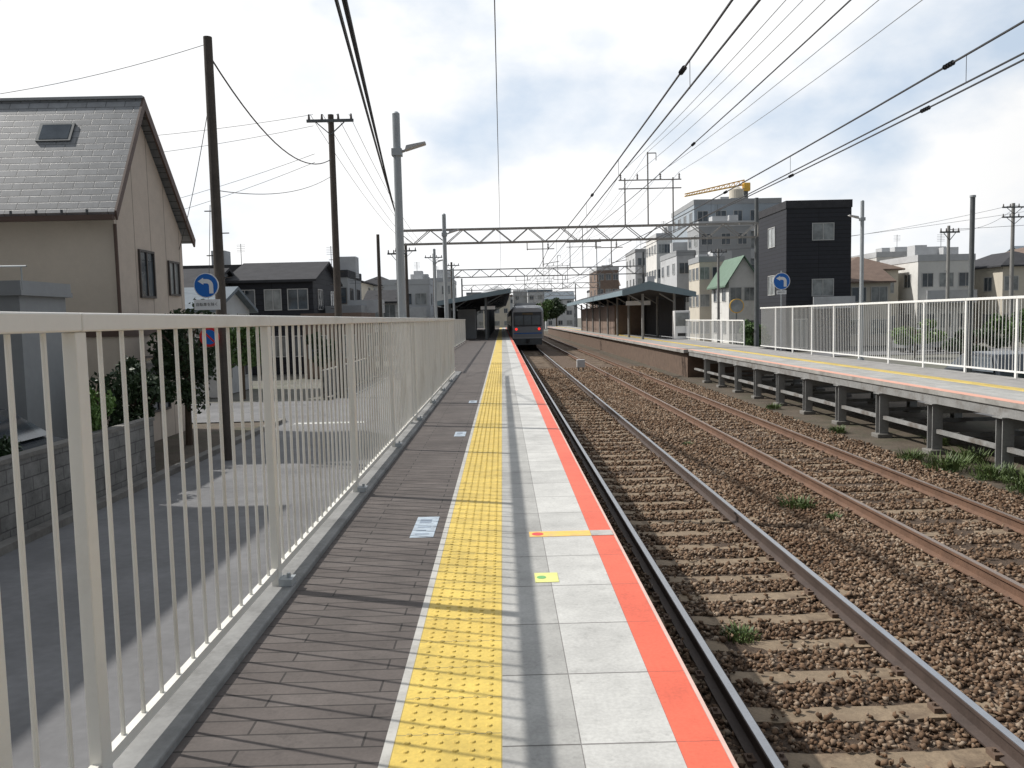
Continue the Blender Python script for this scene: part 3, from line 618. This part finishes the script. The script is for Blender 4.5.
# ------------------------------------------------------------ catenary portals
def portal(y,xl=-4.9,xr=12.3):
    e=thing('catenary_portal',(0,y,0),'grey steel lattice portal carrying overhead line across both tracks','catenary portal','catenary portals over the railway')
    for x,zt in ((xl,6.7),(xr,7.05)):
        b=B(); b.cyl((x,0,G),(x,0,zt),.13,.09,n=12); b.box(x-.3,x+.3,-.3,.3,G,G+.12); obj('mast',b,'steeld',e)
    b=B(); z0,z1=5.2,5.85; N=22
    for yy in (-.25,.25):
        for z in (z0,z1): b.bar((xl,yy,z),(xr,yy,z),.06)
        for i in range(N):
            a=xl+(xr-xl)*i/N; c=xl+(xr-xl)*(i+1)/N
            b.bar((a,yy,z0 if i%2 else z1),(c,yy,z1 if i%2 else z0),.035)
    for i in range(N+1):
        a=xl+(xr-xl)*i/N
        for z in (z0,z1): b.bar((a,-.25,z),(a,.25,z),.03)
    for x in (xl,xr): b.bar((x,-.25,z0),(x,-.25,z1),.06); b.bar((x,.25,z0),(x,.25,z1),.06)
    obj('truss_beam',b,'truss',e)
    for cx in (T1,T2):
        b=B(); b.bar((cx-.25,0,z0),(cx-.25,0,4.0),.045); b.bar((cx-1.0,0,4.85),(cx+.3,0,4.85),.04); b.bar((cx-.25,0,4.12),(cx+.5,0,4.25),.028); b.bar((cx-1.0,0,z0),(cx-1.0,0,4.8),.04); obj('hanger',b,'truss',e)
        b=B()
        for q in range(4): b.cyl((cx,0,4.83+q*.07),(cx,0,4.87+q*.07),.06,.03,n=10)
        b.cyl((cx,0,4.8),(cx,0,5.2),.018,n=6); obj('insulator',b,'porc',e)
    b=B()
    for x in (6.0,7.1,8.3): b.bar((x,0,z1),(x,0,8.1 if x!=7.1 else 9.3),.06)
    for z in (8.0,7.6): b.bar((5.7,0,z),(8.7,0,z),.05)
    b.bar((7.1,0,9.25),(7.5,0,9.25),.045); b.bar((7.5,0,9.25),(7.5,0,8.9),.035)
    obj('feeder_frame',b,'truss',e)
    for x in (5.8,6.6,7.7,8.6):
        b=B(); b.cyl((x,0,8.03),(x,0,8.3),.02,n=6)
        for q in range(3): b.cyl((x,0,8.05+q*.08),(x,0,8.1+q*.08),.06,.03,n=8)
        obj('feeder_insulator',b,'porc',e)
    return e
P0=portal(40); 
for y in (72,104,138): clone(P0,(0,y,0))
PY=[-8,40,72,104,138,170]
def wire(pts_list,r,lab,name='overhead_wire',m='wire',grp='overhead wires above the railway',beads=()):
    b=B()
    for pts in pts_list: b.tube(pts,r)
    for p in beads:
        p=Vector(p)
        for q in range(4): b.cyl(p+Vector((0,q*.07,0)),p+Vector((0,q*.07+.04,0)),.035,.02,n=8)
    return tag(obj(name,b,m,recalc=False),lab,'wire',grp)
def spanz(y,zs,sag):
    for a,c in zip(PY[:-1],PY[1:]):
        if a<=y<=c: t=(y-a)/(c-a); return zs-sag*4*t*(1-t)
def spanpts(x,zs,sag,n=14):
    p=[]
    for a,c in zip(PY[:-1],PY[1:]):
        for i in range(n): t=i/n; p.append((x,a+(c-a)*t,zs-sag*4*t*(1-t)))
    p.append((x,PY[-1],zs)); return p
for cx in (T1,T2):
    e=thing('catenary',(0,0,0),'overhead contact line with messenger wire and droppers above track','catenary','overhead lines above the tracks')
    b=B(); b.tube(spanpts(cx,4.85,.33),.014); 
    for y in (10.3,20.5):
        for q in range(4): b.cyl((cx,y+q*.06,spanz(y,4.85,.33)),(cx,y+.035+q*.06,spanz(y,4.85,.33)),.035,.02,n=8)
    obj('messenger_wire',b,'wire',e)
    b=B(); b.tube([(cx+.07*(1 if (i%2) else -1),y,4.21) for i,y in enumerate(PY)],.012); obj('contact_wire',b,'wire',e)
    b=B()
    for a,c in zip(PY[:-1],PY[1:]):
        for i in range(1,8):
            t=i/8; y=a+(c-a)*t; b.tube([(cx,y,4.21),(cx,y,4.85-.33*4*t*(1-t))],.004,4)
    obj('droppers',b,'wire',e)
for x,z in ((5.8,8.35),(6.6,8.35),(7.7,8.35),(8.6,8.35),(7.1,9.3)): wire([spanpts(x,z,.6)],.009,'thin grey feeder wire strung between portals',m='wireg')
wire([spanpts(T2+1.1,4.95,.3)],.014,'thin black feeder wire beside the overhead line',beads=[(T2+1.1,13,spanz(13,4.95,.3)),(T2+1.1,19,spanz(19,4.95,.3))])
wire([spanpts(T2-.9,5.9,.3)],.012,'thin black feeder wire beside the overhead line',beads=[(T2-.9,20,spanz(20,5.9,.3))])
wire([spanpts(0,5.95,.15)],.009,'single thin wire running straight above platform',m='wireg')
def sagline(p,q,sag,n=18):
    p=Vector(p);q=Vector(q); return [tuple(p.lerp(q,i/n)-Vector((0,0,sag*4*(i/n)*(1-i/n)))) for i in range(n+1)]
for dx,dz,sg,r in ((0.10,0,.15,.024),(.15,.06,.22,.014),(-.02,.0,.16,.024),(.02,-.08,.2,.012)):
    wire([sagline((-.40+dx,-4,4.95+dz),(-4.9,40,6.5+dz*.3),sg)],r,'thick black cable sweeping over platform to portal mast')

# ------------------------------------------------------------ utility poles
def upole(loc,h,r,arms,lab,m='pole'):
    e=thing('utility_pole',loc,lab,'utility pole','utility poles along the streets')
    b=B(); b.cyl((0,0,0),(0,0,h),r,r*.72,n=14)
    for k in range(8): b.bar((-(r+.12)*(1 if k%2 else -1),0,2+k*.45),(0,0,2+k*.45),.02)
    obj('pole_shaft',b,m,e)
    for z,w in arms:
        b=B(); b.box(-w,w,-.05-r,.03-r,z-.05,z+.05); b.bar((-w*.6,-r,z-.05),(0,-r,z-.5),.035); b.bar((w*.6,-r,z-.05),(0,-r,z-.5),.035); obj('crossarm',b,'steeld',e)
        for x in (-w*.9,-w*.35,w*.35,w*.9): b=B(); b.cyl((x,-r,z+.05),(x,-r,z+.24),.05,.03,n=8); obj('insulator',b,'porc',e)
    return e
PA=(-5.78,17.2,G); PB=(-6.08,31,G)
upole(PA,8.6,.12,[],'tall dark brown pole standing by road signs')
upole(PB,10.4,.15,[(10.15,.85)],'dark utility pole with crossarm near road junction')
upole((-6.4,52,G),7.4,.13,[(7.0,.6)],'dark utility pole with crossarm by road')
upole((-6.7,46,G),7.6,.12,[],'slim dark pole beside low garage')
upole((-7.0,62,G),8.4,.14,[(8.0,.8)],'dark utility pole with crossarm by road')
upole((-6.8,85,G),9.6,.15,[(9.2,.9)],'dark utility pole with crossarm by road')
upole((-5.6,95,G),9.4,.15,[(9.0,.9)],'dark utility pole with crossarm by road')
upole((37,60,G),10.3,.16,[(10.0,.9),(9.3,.9)],'grey concrete utility pole with crossarms among houses','polec')
upole((27.5,51,G),7.9,.12,[(7.5,.6)],'grey concrete utility pole among houses','polec')
upole((44,58,G),10.3,.16,[(10.0,.9)],'grey concrete utility pole with crossarm among houses','polec')
upole((18.3,70,G),8.3,.13,[(8.0,.7)],'grey concrete utility pole by side road','polec')
gs='street cables between utility poles'
A=Vector((-5.78,17.2,7.2)); Bp=Vector((-6.08,30.8,8.9))
wire([sagline(A+Vector((0,0,-.2)),Bp+Vector((0,0,-1.4)),.9)],.018,'black street cable sagging between poles',grp=gs)
wire([sagline((-5.78,17.2,4.3),Bp+Vector((0,0,-2.0)),.3)],.009,'black street cable sagging between poles',grp=gs)
for dx in (-.7,-.25,.25,.7): wire([sagline(Bp+Vector((dx,0,.2)),(-6.3+dx*.8,62,7.2),.5)],.009,'black street cable sagging between poles',grp=gs)
for z1,q,sg in ((.2,(-30,33,9.5),.8),(-.2,(-30,35,8.7),.8),(-1.2,(-26,40,6.0),.6),(-1.5,(-26,40,5.4),.7)): wire([sagline(Bp+Vector((-.6,0,z1)),q,sg)],.008,'black street cable leading off over houses',grp=gs)
wire([sagline(A,(-16,19.0,6.6),.4)],.006,'thin cable from pole to house roof',grp=gs)
wire([sagline(A+Vector((0,0,-1.0)),(-8.6,22.5,3.6),.2)],.008,'thin cable from pole to house wall',grp=gs)
wire([sagline((-5.9,17.2,4.0),(-11.6,33,2.4),.2)],.008,'thin cable from pole to small house',grp=gs)
wire([sagline((37,60,8.9),(12.3,72,6.9),.8)],.012,'black street cable sagging between poles',grp=gs)
wire([sagline((44,58,8.9),(37,60,8.9),.5),sagline((37,60,8.6),(27.5,51,6.4),.5)],.012,'black street cable sagging between poles',grp=gs)
wire([sagline((27.5,51,6.4),(60,40,9.5),.8)],.012,'black street cable sagging between poles',grp=gs)
wire([sagline((18.3,70,6.9),(60,40,12),1.0)],.012,'black street cable sagging between poles',grp=gs)

# ------------------------------------------------------------ signs
def arrow_sign(loc,rad,lab,pl=True,own=True):
    e=thing('road_sign',loc,lab,'road sign')
    if own: b=B(); b.cyl((0,.05,G-loc[2]),(0,.05,rad+.1),.03,n=8); obj('post',b,'steel',e)
    b=B(); b.cyl((0,0,0),(0,-.02,0),rad,n=36); obj('sign_rim',b,'signw',e)
    b=B(); b.cyl((0,-.021,0),(0,-.026,0),rad*.93,n=36); obj('sign_disc',b,'blue',e)
    b=B(); w=.085*rad*2
    R_=.36*rad; c=(.05*rad,-.02*rad)
    mid=[(c[0]+R_,-.62*rad),(c[0]+R_,c[1])]+[(c[0]+R_*math.cos(math.radians(a)),c[1]+R_*math.sin(math.radians(a))) for a in range(15,91,15)]+[(-.2*rad,c[1]+R_)]
    for i in range(len(mid)-1):
        (x0,z0),(x1,z1)=mid[i],mid[i+1]; dx,dz=x1-x0,z1-z0; l=math.hypot(dx,dz); nx_,nz=-dz/l*w,dx/l*w; ex,ez=dx/l*w*.15,dz/l*w*.15
        b.quad((x0+nx_-ex,-.0285-i*1e-4,z0+nz-ez),(x0-nx_-ex,-.0285-i*1e-4,z0-nz-ez),(x1-nx_+ex,-.0285-i*1e-4,z1-nz+ez),(x1+nx_+ex,-.0285-i*1e-4,z1+nz+ez))
    zt=c[1]+R_; b.quad((-.2*rad,-.0285,zt-.28*rad),(-.2*rad,-.0285,zt+.28*rad),(-.66*rad,-.0285,zt))
    obj('arrow',b,'signw',e,recalc=False)
    if pl:
        b=B(); b.box(-.26,.26,-.02,-.0,-rad-.24,-rad-.03); pp=obj('supplementary_plate',b,'signw',e)
        try:
            cu=bpy.data.curves.new('plate_text','FONT'); cu.body='自転車を除く'; cu.size=.075; cu.align_x='CENTER'; cu.align_y='CENTER'; cu.extrude=.001
            to=bpy.data.objects.new('plate_text',cu); COL.objects.link(to)
            dg=bpy.context.evaluated_depsgraph_get(); me=bpy.data.meshes.new_from_object(to.evaluated_get(dg)); bpy.data.objects.remove(to)
            me.materials.clear(); me.materials.append(M['black'])
            t=bpy.data.objects.new('plate_text',me); COL.objects.link(t); t.parent=pp; t.location=(0,-.0225,-rad-.135); t.rotation_euler=(math.pi/2,0,0)
        except Exception as ex: print('text',ex)
    return e
arrow_sign((-5.95,16.9,2.36),.25,'round blue road sign with white turning arrow on dark pole',own=False)
arrow_sign((15.2,45,3.25),.46,'large round blue road sign with white turning arrow on steel post')
e=thing('road_sign',(-5.95,16.93,1.32),'round blue sign with red ring and slash on pole','road sign')
b=B(); b.cyl((0,0,0),(0,-.02,0),.2,n=30); obj('sign_rim',b,'signr',e); b=B(); b.cyl((0,-.021,0),(0,-.026,0),.15,n=30); obj('sign_disc',b,'blue',e)
b=B(); b.box(-.14,.14,-.0295,-.0275,-.018,.018)
for i,v in enumerate(b.v): 
    x,y,z=v; a=-.785; b.v[i]=(x*math.cos(a)-z*math.sin(a),y,x*math.sin(a)+z*math.cos(a))
obj('sign_bar',b,'signr',e)
e=thing('round_mirror',(13.6,48,2.0),'round grey traffic mirror on steel post by side road','traffic mirror')
b=B(); b.cyl((0,.05,G-2.0),(0,.05,.4),.04,n=8); obj('post',b,'steeld',e); b=B(); b.cyl((0,0,0),(0,-.06,0),.42,n=28); obj('mirror_rim',b,'crane',e); b=B(); b.cyl((0,-.061,0),(0,-.075,0),.37,n=28); obj('mirror_face',b,'g2',e)

# ------------------------------------------------------------ cars
def car(loc,rot,m,lab):
    e=thing('parked_car',loc,lab,'car'); e.rotation_euler[2]=rot
    prof=[(-1.9,.3),(1.85,.3),(1.95,.55),(1.85,.8),(1.05,.98),(.35,1.48),(-.2,1.56),(-1.3,1.52),(-1.75,1.1),(-1.92,.7)]
    b=B(); n=len(prof)
    for y in (-.8,-.74,.74,.8):
        for (x,z) in prof:
            k=max(0,(z-.95)); b.v.append((x*.98,y-(k*.35 if y>0 else -k*.35),z))
    for k in range(3):
        for i in range(n): j=(i+1)%n; b.f.append((k*n+i,k*n+j,(k+1)*n+j,(k+1)*n+i))
    b.f.append(tuple(range(n))); b.f.append(tuple(3*n+i for i in reversed(range(n)))); obj('body',b,m,e,bevel=.04)
    b=B(); b.quad((1.02,-.66,1.02),(1.02,.66,1.02),(.40,.52,1.47),(.40,-.52,1.47)); b.v=[(x+.02,y,z+.015) for x,y,z in b.v]; obj('windscreen',b,'g1',e)
    for sg in (-1,1):
        b=B(); b.quad((.85,sg*.80,1.02),(.32,sg*.655,1.42),(-1.2,sg*.64,1.44),(-1.55,sg*.795,1.04)); obj('side_window',b,'g1',e)
        b=B(); b.box(1.86,1.97,min(sg*.45,sg*.72),max(sg*.45,sg*.72),.6,.76); obj('headlight',b,'g2',e)
        for x in (-1.2,1.2):
            b=B(); b.cyl((x,sg*.62,.3),(x,sg*.82,.3),.3,n=22); w=obj('wheel',b,'tyre',e); b=B(); b.cyl((x,sg*.821,.3),(x,sg*.83,.3),.18,n=16); obj('rim',b,'steel',w)
    return e
car((-8.75,13.4,-1.258),0,'carp','dark grey parked car behind block garden wall')
car((14.2,24,-1.25),math.pi/2,'carp','dark parked car behind white platform railing')
car((28,54.5,-1.25),0,'cars','grey car on side street between houses')

# ------------------------------------------------------------ vegetation
def leaves(b,c,rad,n,sz,clumps=14,rng=random):
    cs=[]
    for i in range(clumps):
        d=Vector((rng.gauss(0,1),rng.gauss(0,1),rng.gauss(0,1))).normalized()*rng.uniform(.35,.85)
        cs.append((Vector((c[0]+d.x*rad[0],c[1]+d.y*rad[1],c[2]+d.z*rad[2])),rng.uniform(.22,.42)))
    for i in range(n):
        cc,rr_=rng.choice(cs); d=Vector((rng.gauss(0,1),rng.gauss(0,1),rng.gauss(0,1))).normalized()*(rng.random()**.4)*rr_
        p=cc+Vector((d.x*rad[0],d.y*rad[1],d.z*rad[2])); a=Vector((rng.gauss(0,1),rng.gauss(0,1),rng.gauss(0,.6))).normalized(); o2=a.orthogonal().normalized()
        q=a.cross(o2); th=rng.uniform(0,6.28); u=o2*math.cos(th)+q*math.sin(th); v=a.cross(u); s=sz*rng.uniform(.6,1.3)
        b.quad(tuple(p-u*s),tuple(p+v*s*.5),tuple(p+u*s),tuple(p-v*s*.5))
def tree(loc,h,rad,n,sz,m,lab,clumps=14,name='tree'):
    e=thing(name,loc,lab,'tree' if name=='tree' else 'shrub'); b=B(); th=h-rad[2]*.7; b.cyl((0,0,0),(.05,0,th),max(.04,h*.025),h*.014,n=8)
    for i in range(7):
        a=i*2.4; b.cyl((.04,0,th*(.5+.07*i)),(math.cos(a)*rad[0]*.6,math.sin(a)*rad[1]*.6,h-rad[2]*(1.0-.1*i)),h*.010,h*.004,n=5)
    obj('trunk',b,'bark',e); b=B(); leaves(b,(0,0,h-rad[2]),rad,n,sz,clumps); obj('crown',b,m,e,recalc=False); return e
tree((-7.5,19.6,G),3.5,(.9,.9,1.3),5500,.06,'leafd','dark green garden tree beside house wall',20)
tree((-7.6,17.0,G),2.4,(.8,1.0,1.0),5000,.06,'leafd','dark green garden shrub behind block wall',18)
tree((-6.95,14.0,G),2.1,(.45,.6,.6),3200,.045,'leafb','bright green shrub rising over block wall',12,name='shrub')
tree((-7.6,11.2,G),1.6,(.8,1.2,.6),3500,.05,'leafd','low dark shrub behind block wall',12,name='shrub')
tree((-9.9,31.5,G),3.5,(1.3,1.0,1.2),4500,.08,'leaf','green garden tree beside small house',14)
tree((-8.0,37,G),2.5,(.9,.8,.9),3000,.08,'leafd','dark tree at roadside garden',12)
tree((14.0,17.4,G),2.9,(1.3,1.6,1.4),6500,.08,'leaf','leafy green bush behind white railing',16)
tree((15.4,20.5,G),2.8,(1.2,1.6,1.3),4500,.08,'leafb','leafy green bush behind white railing',14)
for x,y,h in ((24,48,2.4),(31,50,3.0),(35,52,3.4),(23,40,2.0),(30,42,2.4)):
    tree((x,y,G),h,(1.7,1.3,h*.42),3200,.11,random.choice(['leaf','leafd','leafb']),'garden greenery in front of pale houses',12)
tree((15.8,52,G),2.6,(1.1,1.3,1.1),3000,.11,'leaf','green roadside tree near side road',12)
for i,(x,y,h) in enumerate(((8.3,170,7.5),(11.5,175,7))):
    tree((x,y,G),h,(2.5,2.5,2.6),2600,.28,'leafd' if i%2 else 'leaf','distant green tree beyond the station',16)
tree((-11,80,G),4.2,(1.5,1.5,1.6),2500,.14,'leaf','green tree between houses',12)
def weed(x,y,s,lab='low green weed tuft growing in ballast',m='leafw',n=120,z=-1.24):
    e=thing('weed',(x,y,z),lab,'weed','weeds beside the tracks'); b=B()
    for i in range(n//2):
        a=random.uniform(0,6.28); r=random.random()**.6*s*.6; px,py=r*math.cos(a),r*math.sin(a); h=s*random.uniform(.15,.5); ln=random.uniform(.2,1)*h
        w=.004+s*.006; t=a+random.uniform(-.6,.6); ux,uy=-math.sin(t)*w,math.cos(t)*w; ex,ey=px+math.cos(t)*ln,py+math.sin(t)*ln
        mx,my=px+math.cos(t)*ln*.35,py+math.sin(t)*ln*.35
        b.quad((px-ux,py-uy,0),(px+ux,py+uy,0),(mx+ux*1.3,my+uy*1.3,h*.6),(mx-ux*1.3,my-uy*1.3,h*.6)); b.quad((mx-ux*1.3,my-uy*1.3,h*.6),(mx+ux*1.3,my+uy*1.3,h*.6),(ex,ey,h))
    obj('blades',b,m,e,recalc=False); b=B(); leaves(b,(0,0,s*.12),(s*.75,s*.75,s*.24),n*2,.012+s*.014,9); obj('leaves',b,m,e,recalc=False)
for x,y,s in ((1.98,6.9,.26),(4.15,11.6,.38),(4.4,10.9,.2),(7.7,14.2,.65),(8.0,13.4,.55),(7.6,15.2,.45),(8.5,14.9,.55),(7.9,12.2,.5),(7.75,19,.35),(9.2,12.0,.5),(7.9,24,.35),(9,17,.4),(3.9,17.5,.2),(7.6,11.3,.35),(8.2,12.8,.6)):
    weed(x,y,s,n=int(140+s*380))
e=thing('trackside_box',(3.95,42,-1.24),'small grey signalling box on ballast between tracks','signal box'); b=B(); b.box(-.2,.2,-.15,.15,.25,.65); obj('cabinet',b,'greyl',e,bevel=.02)
for x in (-.11,.11): b=B(); b.box(x-.03,x+.03,-.03,.03,0,.25); obj('leg',b,'steeld',e)

# ------------------------------------------------------------ camera
cam=bpy.data.cameras.new('camera'); co=bpy.data.objects.new('camera',cam); COL.objects.link(co); S.camera=co
cam.sensor_width=36; cam.lens=828/1024*36; cam.clip_end=4000; cam.clip_start=.05
Rm=Matrix.Rotation(math.radians(-.59),4,'Z')@Matrix.Rotation(math.radians(90-4.5),4,'X')@Matrix.Rotation(math.radians(-1.3),4,'Z')
co.matrix_world=Matrix.Translation((0,0,1.55))@Rm
# ------------------------------------------------------------ light
az,el=math.radians(-70),math.radians(45.5)
sd=Vector((math.sin(az)*math.cos(el),math.cos(az)*math.cos(el),math.sin(el)))
sl=bpy.data.lights.new('sun','SUN'); sl.energy=4.2; sl.angle=math.radians(.8); sl.color=(1,.96,.90)
so=bpy.data.objects.new('sun',sl); COL.objects.link(so); so.rotation_euler=sd.to_track_quat('Z','Y').to_euler(); so.location=(0,0,50)
w=bpy.data.worlds.new("World"); S.world=w; w.use_nodes=True; nt=w.node_tree; bg=nt.nodes['Background']
sky=nt.nodes.new('ShaderNodeTexSky'); sky.sky_type='NISHITA'; sky.sun_disc=False; sky.sun_elevation=el; sky.sun_rotation=az
tc=nt.nodes.new('ShaderNodeTexCoord'); mp=nt.nodes.new('ShaderNodeMapping'); mp.inputs['Scale'].default_value=(1,1,1.7); mp.inputs['Location'].default_value=(.35,.2,.1); L(nt,tc.outputs['Generated'],mp.inputs[0])
n1=noise(nt,mp.outputs[0],2.6,10,.52); n2=noise(nt,mp.outputs[0],5.5,8,.55)
dl=nt.nodes.new('ShaderNodeVectorMath'); dl.operation='DOT_PRODUCT'; L(nt,tc.outputs['Generated'],dl.inputs[0]); dl.inputs[1].default_value=Vector((-.75,.55,.1)).normalized()
mr=nt.nodes.new('ShaderNodeMapRange'); L(nt,dl.outputs['Value'],mr.inputs[0]); mr.inputs[1].default_value=.2; mr.inputs[2].default_value=.8; mr.inputs[3].default_value=.0; mr.inputs[4].default_value=.16
ad=nt.nodes.new('ShaderNodeMath'); ad.operation='ADD'; L(nt,n1,ad.inputs[0]); L(nt,mr.outputs[0],ad.inputs[1])
cov=ramp(nt,ad.outputs[0],[(.44,(0,0,0)),(.58,(1,1,1))])
dp=nt.nodes.new('ShaderNodeVectorMath'); dp.operation='DOT_PRODUCT'; L(nt,tc.outputs['Generated'],dp.inputs[0]); dp.inputs[1].default_value=Vector((-.3,.9,.3)).normalized()
glow=nt.nodes.new('ShaderNodeMapRange'); L(nt,dp.outputs['Value'],glow.inputs[0]); glow.inputs[1].default_value=.0; glow.inputs[2].default_value=.85; glow.inputs[3].default_value=4.0; glow.inputs[4].default_value=10.8; glow.interpolation_type='SMOOTHSTEP'
cc=ramp(nt,n2,[(.3,(.88,.92,.97)),(.55,(1,1,1))])
vm=nt.nodes.new('ShaderNodeVectorMath'); vm.operation='SCALE'; L(nt,cc,vm.inputs[0]); L(nt,glow.outputs[0],vm.inputs['Scale'])
vb=nt.nodes.new('ShaderNodeVectorMath'); vb.operation='SCALE'; vb.inputs[0].default_value=(.62,.73,.87); L(nt,glow.outputs[0],vb.inputs['Scale'])
skm=mixc(nt,.85,sky.outputs[0],vb.outputs[0])
fin=mixc(nt,cov,skm,vm.outputs[0]); L(nt,fin,bg.inputs['Color']); bg.inputs['Strength'].default_value=.1
S.view_settings.view_transform='Standard'; S.view_settings.look='None'; S.view_settings.exposure=0
